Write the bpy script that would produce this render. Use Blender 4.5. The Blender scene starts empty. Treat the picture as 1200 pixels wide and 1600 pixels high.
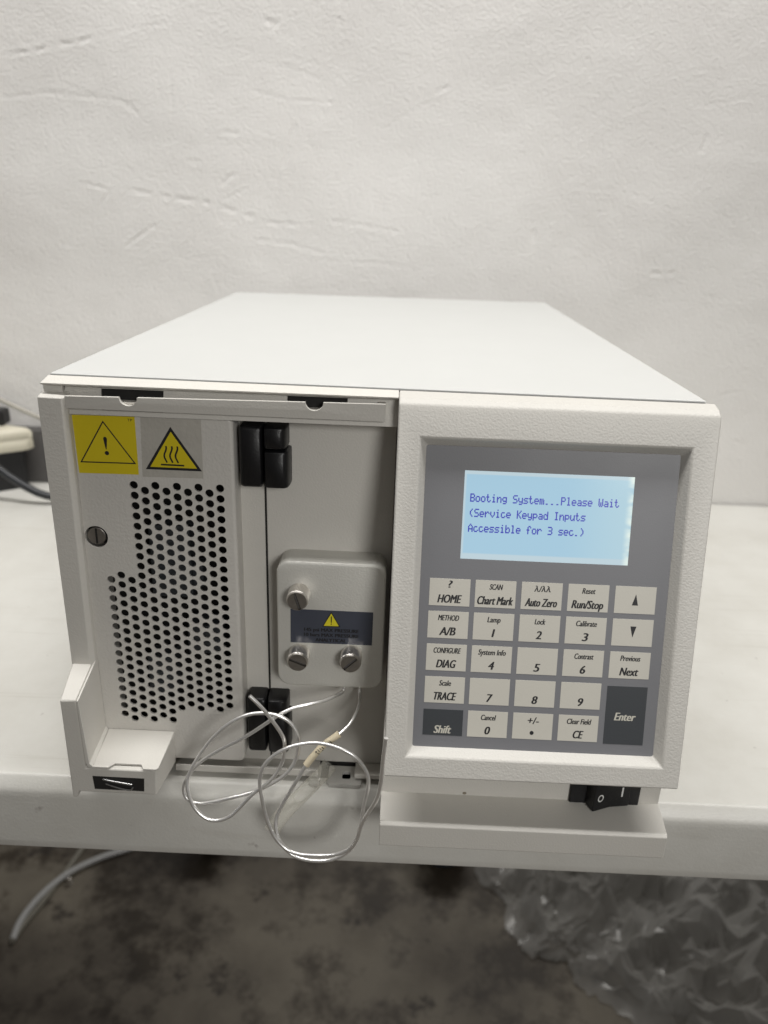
import bpy, bmesh, math, random
from mathutils import Vector, Matrix, noise
random.seed(7)
sc = bpy.context.scene
C = sc.collection
M = 0.001            # everything below is written in millimetres

# ------------------------------------------------------------------ camera
def make_camera():
    cd = bpy.data.cameras.new('camera'); co = bpy.data.objects.new('camera', cd); C.objects.link(co)
    yaw, pitch, roll = (math.radians(a) for a in (-0.65711818, 21.10187481, 2.15629884))
    cy, sy, cp, sp, cr, sr = math.cos(yaw), math.sin(yaw), math.cos(pitch), math.sin(pitch), math.cos(roll), math.sin(roll)
    fwd = Vector((sy*cp, cy*cp, -sp)); right = Vector((cy, -sy, 0)); up = right.cross(fwd)
    r = right*cr + up*sr; u = -right*sr + up*cr
    m = Matrix((r, u, -fwd)).transposed().to_4x4()
    m.translation = Vector((150.62168954, -271.48439891, 272.3505536))*M
    co.matrix_world = m
    cd.sensor_fit = 'VERTICAL'; cd.sensor_height = 36; cd.lens = 1191.6538/1600*36
    cd.clip_start = 0.01; cd.clip_end = 50
    cd.dof.use_dof = True; cd.dof.focus_distance = 0.335; cd.dof.aperture_fstop = 9
    sc.camera = co
make_camera()

# ------------------------------------------------------------------ room light
w = bpy.data.worlds.new('World'); sc.world = w; w.use_nodes = True
bg = w.node_tree.nodes['Background']; bg.inputs[0].default_value = (1.0, 0.96, 0.92, 1); bg.inputs[1].default_value = 0.10
def area(name, loc, target, sx, sy, power, col=(1, 0.96, 0.90)):
    ld = bpy.data.lights.new(name, 'AREA'); ld.shape = 'RECTANGLE'; ld.size = sx; ld.size_y = sy; ld.energy = power; ld.color = col
    o = bpy.data.objects.new(name, ld); C.objects.link(o); o.location = loc
    o.rotation_euler = (Vector(target)-Vector(loc)).to_track_quat('-Z', 'Y').to_euler(); return o
area('ceiling_tube_light', (0.12, 0.01, 1.4), (0.12, 0.10, 0), 1.9, 0.22, 24.5, (1, 0.985, 0.96))
area('floor_fill_light', (0.5, 2.4, 2.1), (0.1, 0.6, -0.74), 1.2, 0.3, 14, (1, 0.97, 0.92))     # unseen fill added behind the wall board: brightens the floor under the table
def work_lamp(name, loc, target, power, cone, col):
    ld = bpy.data.lights.new(name, 'SPOT'); ld.energy = power; ld.color = col; ld.spot_size = math.radians(cone); ld.spot_blend = 1.0; ld.shadow_soft_size = 0.20
    o = bpy.data.objects.new(name, ld); C.objects.link(o); o.location = loc
    o.rotation_euler = (Vector(target)-Vector(loc)).to_track_quat('-Z', 'Y').to_euler()
work_lamp('work_lamp', (0.66, -1.15, 0.58), (0.22, 0.0, 0.10), 33, 33, (1, 0.985, 0.955))
sc.view_settings.view_transform = 'Standard'; sc.view_settings.look = 'None'; sc.view_settings.gamma = 1
sc.view_settings.exposure = 0.0; sc.view_settings.use_curve_mapping = False

# ------------------------------------------------------------------ materials
def nt(name):
    m = bpy.data.materials.new(name); m.use_nodes = True; return m, m.node_tree.nodes, m.node_tree.links
def mat(name, col, rough=0.5, metal=0.0, tex=0.0, texscale=900, var=0.0, varscale=25, spec=0.5, dist=0.0002, coat=0.0, rvar=0.0, aniso=None, dirt=0.0):
    m, N, L = nt(name); b = N['Principled BSDF']
    b.inputs['Base Color'].default_value = (*col, 1); b.inputs['Roughness'].default_value = rough
    b.inputs['Metallic'].default_value = metal; b.inputs['Specular IOR Level'].default_value = spec; b.inputs['Coat Weight'].default_value = coat
    tc = N.new('ShaderNodeNewGeometry')
    if tex:
        n = N.new('ShaderNodeTexNoise'); n.inputs['Scale'].default_value = texscale; n.inputs['Detail'].default_value = 2.5
        bp = N.new('ShaderNodeBump'); bp.inputs['Strength'].default_value = tex; bp.inputs['Distance'].default_value = dist
        L.new(tc.outputs['Position'], n.inputs['Vector']); L.new(n.outputs['Fac'], bp.inputs['Height']); L.new(bp.outputs['Normal'], b.inputs['Normal'])
    if var or rvar or dirt:
        n2 = N.new('ShaderNodeTexNoise'); n2.inputs['Scale'].default_value = varscale; n2.inputs['Detail'].default_value = 6; n2.inputs['Roughness'].default_value = 0.65
        L.new(tc.outputs['Position'], n2.inputs['Vector'])
        mr = N.new('ShaderNodeMapRange'); mr.inputs['From Min'].default_value = 0.3; mr.inputs['From Max'].default_value = 0.7
        mr.inputs['To Min'].default_value = 1-var; mr.inputs['To Max'].default_value = 1+var
        L.new(n2.outputs['Fac'], mr.inputs['Value'])
        mx = N.new('ShaderNodeVectorMath'); mx.operation = 'SCALE'; mx.inputs[0].default_value = col
        L.new(mr.outputs['Result'], mx.inputs['Scale']); out = mx.outputs['Vector']
        if dirt:
            n3 = N.new('ShaderNodeTexNoise'); n3.inputs['Scale'].default_value = 140; n3.inputs['Detail'].default_value = 3
            L.new(tc.outputs['Position'], n3.inputs['Vector'])
            cr = N.new('ShaderNodeMapRange'); cr.inputs['From Min'].default_value = 0.70; cr.inputs['From Max'].default_value = 0.78
            cr.inputs['To Min'].default_value = 0; cr.inputs['To Max'].default_value = dirt
            L.new(n3.outputs['Fac'], cr.inputs['Value'])
            mc = N.new('ShaderNodeMix'); mc.data_type = 'RGBA'; mc.inputs['B'].default_value = (col[0]*.45, col[1]*.42, col[2]*.38, 1)
            L.new(cr.outputs['Result'], mc.inputs['Factor']); L.new(out, mc.inputs['A']); out = mc.outputs['Result']
        L.new(out, b.inputs['Base Color'])
        if rvar:
            m2 = N.new('ShaderNodeMapRange'); m2.inputs['From Min'].default_value = .3; m2.inputs['From Max'].default_value = .7
            m2.inputs['To Min'].default_value = rough-rvar; m2.inputs['To Max'].default_value = rough+rvar
            L.new(n2.outputs['Fac'], m2.inputs['Value']); L.new(m2.outputs['Result'], b.inputs['Roughness'])
    return m
def emis(name, col, s):
    m, N, L = nt(name); b = N['Principled BSDF']; b.inputs['Base Color'].default_value = (*[c*.15 for c in col], 1)
    b.inputs['Emission Color'].default_value = (*col, 1); b.inputs['Emission Strength'].default_value = s; b.inputs['Roughness'].default_value = .25; return m

plastic = mat('beige_plastic', (0.615, 0.595, 0.55), .5, tex=.55, texscale=1100, var=.02, dist=.00022, dirt=.10)
bezel_m = mat('bezel_plastic', (0.56, 0.543, 0.505), .48, tex=.6, texscale=1050, var=.02, dist=.00028, dirt=.06)
paint = mat('cover_paint', (0.56, 0.565, 0.55), .42, tex=.35, texscale=1500, var=.012, dist=.00012)
sheet_m = mat('perforated_sheet_paint', (0.60, 0.58, 0.54), .5, tex=.8, texscale=800, var=.03, dist=.0003, dirt=.12)
plate_m = mat('champagne_metal', (0.64, 0.63, 0.585), .42, metal=.25, tex=.8, texscale=1000, var=.02, dist=.0002)
black = mat('black_plastic', (0.006, 0.006, 0.007), .38, tex=.4, texscale=900)
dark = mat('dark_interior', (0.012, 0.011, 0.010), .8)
darkgrey = mat('dark_grey', (0.10, 0.095, 0.092), .6, tex=.3, texscale=500)
innard = mat('inner_metal', (0.10, 0.11, 0.12), .5, metal=.3)
chrome = mat('nickel', (0.68, 0.65, 0.61), .30, metal=1, tex=.3, texscale=600)
nickelface = mat('nickel_face', (0.40, 0.375, 0.345), .42, metal=1, tex=.5, texscale=900, var=.15, varscale=300)
steel = mat('stainless_tube', (0.93, 0.92, 0.90), .30, metal=.82, var=.08, varscale=200)
yellow = mat('yellow_print', (0.66, 0.53, 0.012), .42, tex=.3, texscale=900, var=.03)
blackp = mat('black_print', (0.012, 0.012, 0.014), .5)
clearl = mat('clear_sticker', (0.46, 0.44, 0.395), .38, tex=.9, texscale=500, dist=.0003, var=.06, varscale=90)
navy = mat('navy_label', (0.065, 0.072, 0.095), .22, var=.05)
panel_m = mat('keypad_overlay_grey', (0.185, 0.187, 0.20), .42, tex=.15, texscale=1800, var=.012, rvar=.03)
key_m = mat('key_cream', (0.57, 0.55, 0.49), .42, tex=.15, texscale=1800, var=.015)
keyd_m = mat('key_charcoal', (0.045, 0.05, 0.056), .42, tex=.15, texscale=1800)
lightp = mat('cream_print', (0.55, 0.53, 0.46), .5)
whitep = mat('white_print', (0.7, 0.7, 0.68), .5)
grey_tab = mat('grey_tab', (0.50, 0.49, 0.46), .42, tex=.3)
sleeve_m = mat('cream_sleeve', (0.66, 0.58, 0.42), .5, tex=.5, texscale=400, var=.10, varscale=300)
strip_m = mat('cream_power_strip', (0.66, 0.62, 0.50), .4, var=.02)
greycable = mat('grey_cable', (0.40, 0.38, 0.33), .5)
blackcable = mat('black_cable', (0.02, 0.022, 0.025), .3)
whitecable = mat('white_cable', (0.85, 0.86, 0.86), .45)
blueobj = mat('blue_grey_plastic', (0.09, 0.11, 0.14), .4)
lcd_text = emis('lcd_text', (0.05, 0.055, 0.42), .9)

def lcd_material():
    m, N, L = nt('lcd_backlight'); b = N['Principled BSDF']; b.inputs['Roughness'].default_value = .12
    b.inputs['Base Color'].default_value = (.05, .06, .07, 1)
    tc = N.new('ShaderNodeTexCoord'); s = N.new('ShaderNodeSeparateXYZ'); L.new(tc.outputs['Generated'], s.inputs[0])
    n = N.new('ShaderNodeTexNoise'); n.inputs['Scale'].default_value = 9; n.inputs['Detail'].default_value = 1; L.new(tc.outputs['Generated'], n.inputs['Vector'])
    def ramp(sock, a, c, lo=0.0, hi=1.0):
        r = N.new('ShaderNodeMapRange'); r.interpolation_type = 'SMOOTHSTEP'; r.inputs['From Min'].default_value = a; r.inputs['From Max'].default_value = c
        r.inputs['To Min'].default_value = lo; r.inputs['To Max'].default_value = hi; L.new(sock, r.inputs['Value']); return r.outputs[0]
    def op(k, a, c):
        q = N.new('ShaderNodeMath'); q.operation = k
        for i_, v in enumerate((a, c)):
            if hasattr(v, 'links'): L.new(v, q.inputs[i_])
            else: q.inputs[i_].default_value = v
        return q.outputs[0]
    edge = op('MAXIMUM', op('MAXIMUM', ramp(s.outputs['Z'], .935, .95), ramp(s.outputs['Z'], .088, .066)), ramp(s.outputs['X'], .026, .014))
    glow = op('MULTIPLY', ramp(s.outputs['X'], .55, 1.0), .55)
    lamp = op('MULTIPLY', ramp(s.outputs['X'], .945, .992), ramp(n.outputs['Fac'], .30, .70))
    def mix(a, c, f):
        mx = N.new('ShaderNodeMix'); mx.data_type = 'RGBA'
        for key, v in (('A', a), ('B', c)):
            if hasattr(v, 'links'): L.new(v, mx.inputs[key])
            else: mx.inputs[key].default_value = v
        L.new(f, mx.inputs['Factor']); return mx.outputs['Result']
    base = mix((.385, .60, .745, 1), (.52, .70, .75, 1), glow)
    base = mix(base, (.53, .66, .72, 1), edge); base = mix(base, (.82, .93, .86, 1), lamp)
    L.new(base, b.inputs['Emission Color']); b.inputs['Emission Strength'].default_value = .9
    return m
lcd_m = lcd_material()

def clear_plastic(name, alpha, col, rough):
    m, N, L = nt(name); b = N['Principled BSDF']; b.inputs['Base Color'].default_value = (*col, 1); b.inputs['Roughness'].default_value = rough
    t = N.new('ShaderNodeBsdfTransparent'); mx = N.new('ShaderNodeMixShader'); lw = N.new('ShaderNodeLayerWeight'); lw.inputs['Blend'].default_value = .35
    r = N.new('ShaderNodeMapRange'); r.inputs['To Min'].default_value = alpha; r.inputs['To Max'].default_value = min(1, alpha*3.2)
    L.new(lw.outputs['Facing'], r.inputs['Value']); L.new(r.outputs[0], mx.inputs[0]); L.new(t.outputs[0], mx.inputs[1]); L.new(b.outputs[0], mx.inputs[2])
    L.new(mx.outputs[0], N['Material Output'].inputs['Surface']); return m
tube_clear = clear_plastic('clear_tube_plastic', .2, (.62, .60, .52), .15)
film = clear_plastic('clear_film', .42, (.74, .73, .70), .16)

def wall_material():
    m, N, L = nt('foam_wall'); b = N['Principled BSDF']; b.inputs['Roughness'].default_value = .5
    g = N.new('ShaderNodeNewGeometry')
    v = N.new('ShaderNodeTexVoronoi'); v.inputs['Scale'].default_value = 470; L.new(g.outputs['Position'], v.inputs['Vector'])
    n = N.new('ShaderNodeTexNoise'); n.inputs['Scale'].default_value = 7; n.inputs['Detail'].default_value = 5; L.new(g.outputs['Position'], n.inputs['Vector'])
    n2 = N.new('ShaderNodeTexNoise'); n2.inputs['Scale'].default_value = 60; n2.inputs['Detail'].default_value = 4; L.new(g.outputs['Position'], n2.inputs['Vector'])
    b1 = N.new('ShaderNodeBump'); b1.inputs['Strength'].default_value = .38; b1.inputs['Distance'].default_value = .0010; b1.invert = True
    L.new(v.outputs['Distance'], b1.inputs['Height'])
    b2 = N.new('ShaderNodeBump'); b2.inputs['Strength'].default_value = .07; b2.inputs['Distance'].default_value = .003
    L.new(n2.outputs['Fac'], b2.inputs['Height']); L.new(b1.outputs[0], b2.inputs['Normal']); L.new(b2.outputs[0], b.inputs['Normal'])
    cr = N.new('ShaderNodeValToRGB'); e = cr.color_ramp.elements; e[0].position = .3; e[0].color = (.79, .77, .745, 1); e[1].position = .7; e[1].color = (.84, .825, .80, 1)
    L.new(n.outputs['Fac'], cr.inputs['Fac']); L.new(cr.outputs[0], b.inputs['Base Color']); return m
wall_m = wall_material()

def table_material():
    m, N, L = nt('table_plastic'); b = N['Principled BSDF']; b.inputs['Roughness'].default_value = .4
    g = N.new('ShaderNodeNewGeometry')
    n = N.new('ShaderNodeTexNoise'); n.inputs['Scale'].default_value = 14; n.inputs['Detail'].default_value = 7; n.inputs['Roughness'].default_value = .65; L.new(g.outputs['Position'], n.inputs['Vector'])
    cr = N.new('ShaderNodeValToRGB'); e = cr.color_ramp.elements; e[0].position = .3; e[0].color = (.58, .565, .52, 1); e[1].position = .62; e[1].color = (.655, .645, .605, 1)
    L.new(n.outputs['Fac'], cr.inputs['Fac'])
    # thin scratches and small scuffs
    mp = N.new('ShaderNodeMapping'); mp.inputs['Rotation'].default_value = (0, 0, .25); mp.inputs['Scale'].default_value = (9, 260, 60); L.new(g.outputs['Position'], mp.inputs['Vector'])
    s = N.new('ShaderNodeTexNoise'); s.inputs['Scale'].default_value = 1; s.inputs['Detail'].default_value = 2; L.new(mp.outputs[0], s.inputs['Vector'])
    sr = N.new('ShaderNodeMapRange'); sr.inputs['From Min'].default_value = .63; sr.inputs['From Max'].default_value = .74; sr.inputs['To Max'].default_value = .45; L.new(s.outputs['Fac'], sr.inputs['Value'])
    d = N.new('ShaderNodeTexNoise'); d.inputs['Scale'].default_value = 95; d.inputs['Detail'].default_value = 3; L.new(g.outputs['Position'], d.inputs['Vector'])
    dr = N.new('ShaderNodeMapRange'); dr.inputs['From Min'].default_value = .715; dr.inputs['From Max'].default_value = .77; dr.inputs['To Max'].default_value = .5; L.new(d.outputs['Fac'], dr.inputs['Value'])
    mx = N.new('ShaderNodeMix'); mx.data_type = 'RGBA'; mx.inputs['B'].default_value = (.5, .48, .43, 1); L.new(sr.outputs[0], mx.inputs['Factor']); L.new(cr.outputs[0], mx.inputs['A'])
    m2 = N.new('ShaderNodeMix'); m2.data_type = 'RGBA'; m2.inputs['B'].default_value = (.22, .19, .17, 1); L.new(dr.outputs[0], m2.inputs['Factor']); L.new(mx.outputs['Result'], m2.inputs['A'])
    L.new(m2.outputs['Result'], b.inputs['Base Color'])
    t = N.new('ShaderNodeTexNoise'); t.inputs['Scale'].default_value = 700; t.inputs['Detail'].default_value = 3; L.new(g.outputs['Position'], t.inputs['Vector'])
    bp = N.new('ShaderNodeBump'); bp.inputs['Strength'].default_value = .35; bp.inputs['Distance'].default_value = .0003; L.new(t.outputs['Fac'], bp.inputs['Height']); L.new(bp.outputs[0], b.inputs['Normal'])
    return m
table_m = table_material()

def floor_material():
    m, N, L = nt('stained_concrete'); b = N['Principled BSDF']
    g = N.new('ShaderNodeNewGeometry')
    def noise_(s, d=6, r=.6):
        n = N.new('ShaderNodeTexNoise'); n.inputs['Scale'].default_value = s; n.inputs['Detail'].default_value = d; n.inputs['Roughness'].default_value = r; L.new(g.outputs['Position'], n.inputs['Vector']); return n
    a = noise_(3.0); c = noise_(9, 8, .7); s = noise_(11, 5, .65)
    cr = N.new('ShaderNodeValToRGB'); e = cr.color_ramp.elements; e[0].position = .36; e[0].color = (.10, .083, .066, 1); e[1].position = .62; e[1].color = (.37, .33, .265, 1)
    L.new(a.outputs['Fac'], cr.inputs['Fac'])
    c2 = N.new('ShaderNodeValToRGB'); e = c2.color_ramp.elements; e[0].position = .41; e[0].color = (.33, .30, .27, 1); e[1].position = .52; e[1].color = (1, 1, 1, 1)
    L.new(c.outputs['Fac'], c2.inputs['Fac'])
    mu = N.new('ShaderNodeMix'); mu.data_type = 'RGBA'; mu.blend_type = 'MULTIPLY'; mu.inputs['Factor'].default_value = 1; L.new(cr.outputs[0], mu.inputs['A']); L.new(c2.outputs[0], mu.inputs['B'])
    sp = N.new('ShaderNodeMapRange'); sp.inputs['From Min'].default_value = .60; sp.inputs['From Max'].default_value = .66; sp.inputs['To Max'].default_value = .8; L.new(s.outputs['Fac'], sp.inputs['Value'])
    m2 = N.new('ShaderNodeMix'); m2.data_type = 'RGBA'; m2.inputs['B'].default_value = (.05, .04, .033, 1); L.new(sp.outputs[0], m2.inputs['Factor']); L.new(mu.outputs['Result'], m2.inputs['A'])
    L.new(m2.outputs['Result'], b.inputs['Base Color'])
    rr = N.new('ShaderNodeMapRange'); rr.inputs['To Min'].default_value = .35; rr.inputs['To Max'].default_value = .75; L.new(c.outputs['Fac'], rr.inputs['Value']); L.new(rr.outputs[0], b.inputs['Roughness'])
    bp = N.new('ShaderNodeBump'); bp.inputs['Strength'].default_value = .5; bp.inputs['Distance'].default_value = .003; L.new(c.outputs['Fac'], bp.inputs['Height']); L.new(bp.outputs[0], b.inputs['Normal'])
    return m
floor_m = floor_material()

# ------------------------------------------------------------------ helpers (mm in, metres out)
WORLD = {}
def thing(name, loc, label, cat, group=None):
    o = bpy.data.objects.new(name, None); C.objects.link(o); o.empty_display_size = .05
    o.location = Vector(loc)*M; WORLD[o] = Vector(loc)
    o['label'] = label; o['category'] = cat
    if group: o['group'] = group
    return o
def tag(o, label, cat, group=None):
    o['label'] = label; o['category'] = cat
    if group: o['group'] = group
    return o
def link_mesh(name, me, m, parent, center):
    o = bpy.data.objects.new(name, me); C.objects.link(o)
    if m and not me.materials: me.materials.append(m)
    base = WORLD[parent] if parent else Vector((0, 0, 0))
    if parent: o.parent = parent
    o.location = (center-base)*M; WORLD[o] = center
    return o
def obj(name, bm, m, parent=None, bevel=0, seg=2, smooth=False, angle=35):
    """bm in mm world coordinates"""
    co = [v.co for v in bm.verts]
    c = Vector([(min(v[i] for v in co)+max(v[i] for v in co))/2 for i in range(3)])
    for v in bm.verts: v.co = (v.co-c)*M
    bmesh.ops.recalc_face_normals(bm, faces=bm.faces)
    me = bpy.data.meshes.new(name); bm.to_mesh(me); bm.free()
    o = link_mesh(name, me, m, parent, c)
    if smooth or bevel: me.polygons.foreach_set('use_smooth', [True]*len(me.polygons))
    if bevel:
        b = o.modifiers.new('Bevel', 'BEVEL'); b.width = bevel*M; b.segments = seg; b.limit_method = 'ANGLE'; b.angle_limit = math.radians(angle); b.harden_normals = True
        b.use_clamp_overlap = True
    elif smooth: me.set_sharp_from_angle(angle=math.radians(angle)) if hasattr(me, 'set_sharp_from_angle') else None
    return o
def nb(): return bmesh.new()
def box(bm, x0, x1, y0, y1, z0, z1):
    v = [bm.verts.new((x, y, z)) for x in (x0, x1) for y in (y0, y1) for z in (z0, z1)]
    for f in ((0,1,3,2), (4,6,7,5), (0,4,5,1), (2,3,7,6), (0,2,6,4), (1,5,7,3)): bm.faces.new([v[i] for i in f])
    return bm
def prism(bm, A, B):
    """two matching loops of 3D points closed into a solid"""
    a = [bm.verts.new(p) for p in A]; b = [bm.verts.new(p) for p in B]; n = len(a)
    bm.faces.new(a); bm.faces.new(b[::-1])
    for i in range(n): bm.faces.new((a[i], a[(i+1) % n], b[(i+1) % n], b[i]))
    return bm
def xprism(bm, prof, x0, x1): return prism(bm, [(x0, y, z) for y, z in prof], [(x1, y, z) for y, z in prof])
def yprism(bm, prof, y0, y1): return prism(bm, [(x, y0, z) for x, z in prof], [(x, y1, z) for x, z in prof])
def rrect(x0, x1, z0, z1, r, n=5):
    P = []
    for cx, cz, a0 in ((x1-r, z1-r, 0), (x0+r, z1-r, 90), (x0+r, z0+r, 180), (x1-r, z0+r, 270)):
        for k in range(n+1):
            a = math.radians(a0+90*k/n); P.append((cx+r*math.cos(a), cz+r*math.sin(a)))
    return P
def loft(bm, loops, cap0=True, cap1=True):
    R = [[bm.verts.new(p) for p in l] for l in loops]; n = len(R[0])
    for a, b in zip(R, R[1:]):
        for i in range(n): bm.faces.new((a[i], a[(i+1) % n], b[(i+1) % n], b[i]))
    if cap0: bm.faces.new(R[0])
    if cap1: bm.faces.new(R[-1][::-1])
    return bm
def frame_of(d):
    d = d.normalized(); up = Vector((0, 0, 1)) if abs(d.z) < .9 else Vector((0, 1, 0))
    a = d.cross(up).normalized(); return a, a.cross(d)
def catmull(P, n=6):
    P = [Vector(p) for p in P]; Q = [P[0]*2-P[1]]+P+[P[-1]*2-P[-2]]; out = []
    for i in range(1, len(Q)-2):
        a, b, c, d = Q[i-1:i+3]
        for k in range(n):
            t = k/n; out.append(.5*((2*b)+(c-a)*t+(2*a-5*b+4*c-d)*t*t+(3*b-a-3*c+d)*t**3))
    out.append(P[-1].copy()); return out
def smooth_path(P, it=2):
    P = [Vector(p) for p in P]
    for _ in range(it): P = [P[0]]+[(P[i-1]+P[i]*2+P[i+1])/4 for i in range(1, len(P)-1)]+[P[-1]]
    return P
def tube(bm, path, r, n=12, cap=True):
    path = [Vector(p) for p in path]; loops = []; prev = None
    for i, p in enumerate(path):
        d = (path[min(i+1, len(path)-1)]-path[max(i-1, 0)]).normalized()
        if prev is None: a, b = frame_of(d)
        else:
            a = (prev-d*prev.dot(d)).normalized(); b = a.cross(d)
        prev = a
        rr = r(i/(len(path)-1)) if callable(r) else r
        loops.append([p+(a*math.cos(t)+b*math.sin(t))*rr for t in [2*math.pi*k/n for k in range(n)]])
    return loft(bm, loops, cap, cap)
def cyl_y(bm, cx, cz, y0, y1, r, n=32, r1=None):
    f = lambda y, r: [(cx+r*math.cos(2*math.pi*k/n), y, cz+r*math.sin(2*math.pi*k/n)) for k in range(n)]
    return loft(bm, [f(y0, r), f(y1, r if r1 is None else r1)])
def sheet_y(bm, poly, y):      # flat print lying in a plane facing the front
    bm.faces.new([bm.verts.new((x, y, z)) for x, z in poly]); return bm
def stroke_poly(bm, pts, wd, y):
    pts = [Vector((p[0], 0, p[1])) for p in pts]; L_ = []; R_ = []
    for i, p in enumerate(pts):
        d = (pts[min(i+1, len(pts)-1)]-pts[max(i-1, 0)]).normalized(); nrm = Vector((-d.z, 0, d.x))
        L_.append(bm.verts.new((p.x+nrm.x*wd/2, y, p.z+nrm.z*wd/2))); R_.append(bm.verts.new((p.x-nrm.x*wd/2, y, p.z-nrm.z*wd/2)))
    for i in range(len(pts)-1): bm.faces.new((L_[i], L_[i+1], R_[i+1], R_[i]))
    return bm
def tri_ring(bm, P, wd, y):
    c = Vector((sum(p[0] for p in P)/3, sum(p[1] for p in P)/3)); P = [Vector(p) for p in P]
    # inset by wd along the inner bisectors
    Q = []
    for i in range(3):
        a, b, d = P[i-1], P[i], P[(i+1) % 3]; u = (a-b).normalized(); v = (d-b).normalized(); h = (u+v).normalized()
        s = abs(u.x*h.y-u.y*h.x); Q.append(b+h*wd/s)
    vo = [bm.verts.new((p.x, y, p.y)) for p in P]; vi = [bm.verts.new((p.x, y, p.y)) for p in Q]
    for i in range(3): j = (i+1) % 3; bm.faces.new((vo[i], vo[j], vi[j], vi[i]))
    return Q
def curve_mesh(splines, extrude, bevel=0, bres=1):
    """filled flat shape with holes, in its own XY plane, thickness 2*extrude"""
    cu = bpy.data.curves.new('t', 'CURVE'); cu.dimensions = '2D'; cu.fill_mode = 'BOTH'; cu.extrude = extrude; cu.bevel_depth = bevel; cu.bevel_resolution = bres
    for s in splines:
        sp = cu.splines.new('POLY'); sp.points.add(len(s)-1); sp.use_cyclic_u = True
        for p, q in zip(sp.points, s): p.co = (q[0], q[1], 0, 1)
    o = bpy.data.objects.new('t', cu); C.objects.link(o)
    dg = bpy.context.evaluated_depsgraph_get(); me = bpy.data.meshes.new_from_object(o.evaluated_get(dg))
    bpy.data.objects.remove(o); bpy.data.curves.remove(cu)
    bm = nb(); bm.from_mesh(me); bpy.data.meshes.remove(me); me = None
    for v in bm.verts: v.co = Vector(v.co)
    return bm
def text_bm(s, bold=0.0):
    cu = bpy.data.curves.new('t', 'FONT'); cu.body = s; cu.size = 10; cu.offset = bold; cu.resolution_u = 3
    o = bpy.data.objects.new('t', cu); C.objects.link(o)
    dg = bpy.context.evaluated_depsgraph_get(); me = bpy.data.meshes.new_from_object(o.evaluated_get(dg))
    bpy.data.objects.remove(o); bpy.data.curves.remove(cu)
    bm = nb(); bm.from_mesh(me); bpy.data.meshes.remove(me); return bm
_cap = {}
def text_plane(s, cx, base, width, cap, place, shear=0.0, bold=0.0, bm=None):
    """text fitted to a width and a capital height, centred on cx; place(x, v) -> 3D point"""
    if 0 not in _cap:
        t = text_bm('H', 0); _cap[0] = max(v.co.y for v in t.verts); t.free()
    t = text_bm(s, 0); sy = cap/_cap[0]
    x0 = min(v.co.x for v in t.verts); x1 = max(v.co.x for v in t.verts); sx = width/(x1-x0)
    if bold:                                                    # heavier strokes: the outline printed again a little to each side
        g = [t.verts[:]+t.edges[:]+t.faces[:]]
        src = g[0]
        for dx_ in (-bold, bold):
            r = bmesh.ops.duplicate(t, geom=src)
            for e_ in r['geom']:
                if isinstance(e_, bmesh.types.BMVert): e_.co.x += dx_/sx; e_.co.z += .004*(1 if dx_ > 0 else 2)
    for v in t.verts:
        lift = v.co.z
        y = v.co.y*sy; x = (v.co.x-(x0+x1)/2)*sx + (y-cap/2)*shear + cx
        v.co = place(x, base+y); v.co.y -= lift
    if bm is None: return t
    me = bpy.data.meshes.new('t'); t.to_mesh(me); t.free(); bm.from_mesh(me); bpy.data.meshes.remove(me); return bm

# the slanted control face: v runs up the face in mm measured as height z, t is depth below the face
KY = 36.5/156.1
def face(x, z, t=0.0): return Vector((x, (z-42.7)*KY+t, z))
TUBE_A = [(130.1,48.0,53.0),(127.6,42.0,55.2),(121.9,36.0,55.6),(114.2,32.0,55.8),(107.4,30.0,54.8),(100.6,28.0,51.7),(92.5,27.0,45.4),(83.4,26.0,38.9),(73.2,25.0,33.0),(64.0,24.0,26.4),(58.7,23.0,20.0),(55.7,22.0,13.7),(56.3,21.0,7.9),(60.7,20.0,5.0),(68.3,19.0,6.4),(78.7,19.0,9.9),(88.9,20.0,12.8),(97.0,21.0,16.9),(105.1,22.0,22.8),(109.7,24.0,30.2),(111.1,25.0,39.4),(108.9,26.0,47.0),(103.9,26.0,52.2),(96.9,26.0,54.2),(88.9,26.0,53.7),(81.0,25.0,50.5),(74.0,24.0,44.8),(67.8,23.0,37.3),(61.7,21.0,27.5),(58.6,19.0,20.2),(59.2,17.0,13.1),(61.8,16.0,5.9),(66.9,15.0,0.9),(72.0,15.0,-0.7),(78.3,15.0,1.7),(83.3,16.0,6.5),(89.5,17.0,14.2),(95.5,18.0,19.1),(100.5,19.0,24.5),(104.0,20.0,31.9),(105.1,20.0,40.5),(104.4,19.0,47.3),(99.3,18.0,57.2),(94.8,17.0,64.6),(90.1,17.0,69.8)]
TUBE_B1 = [(138.2,48.0,53.0),(138.4,42.0,50.4),(136.5,34.0,48.7),(133.8,29.0,46.7),(130.0,26.0,44.5)]
SLEEVE = [(130.0,26.0,44.5),(126.6,25.0,42.0),(123.2,24.0,39.6),(119.3,23.0,35.2),(114.9,22.0,29.0)]
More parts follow.
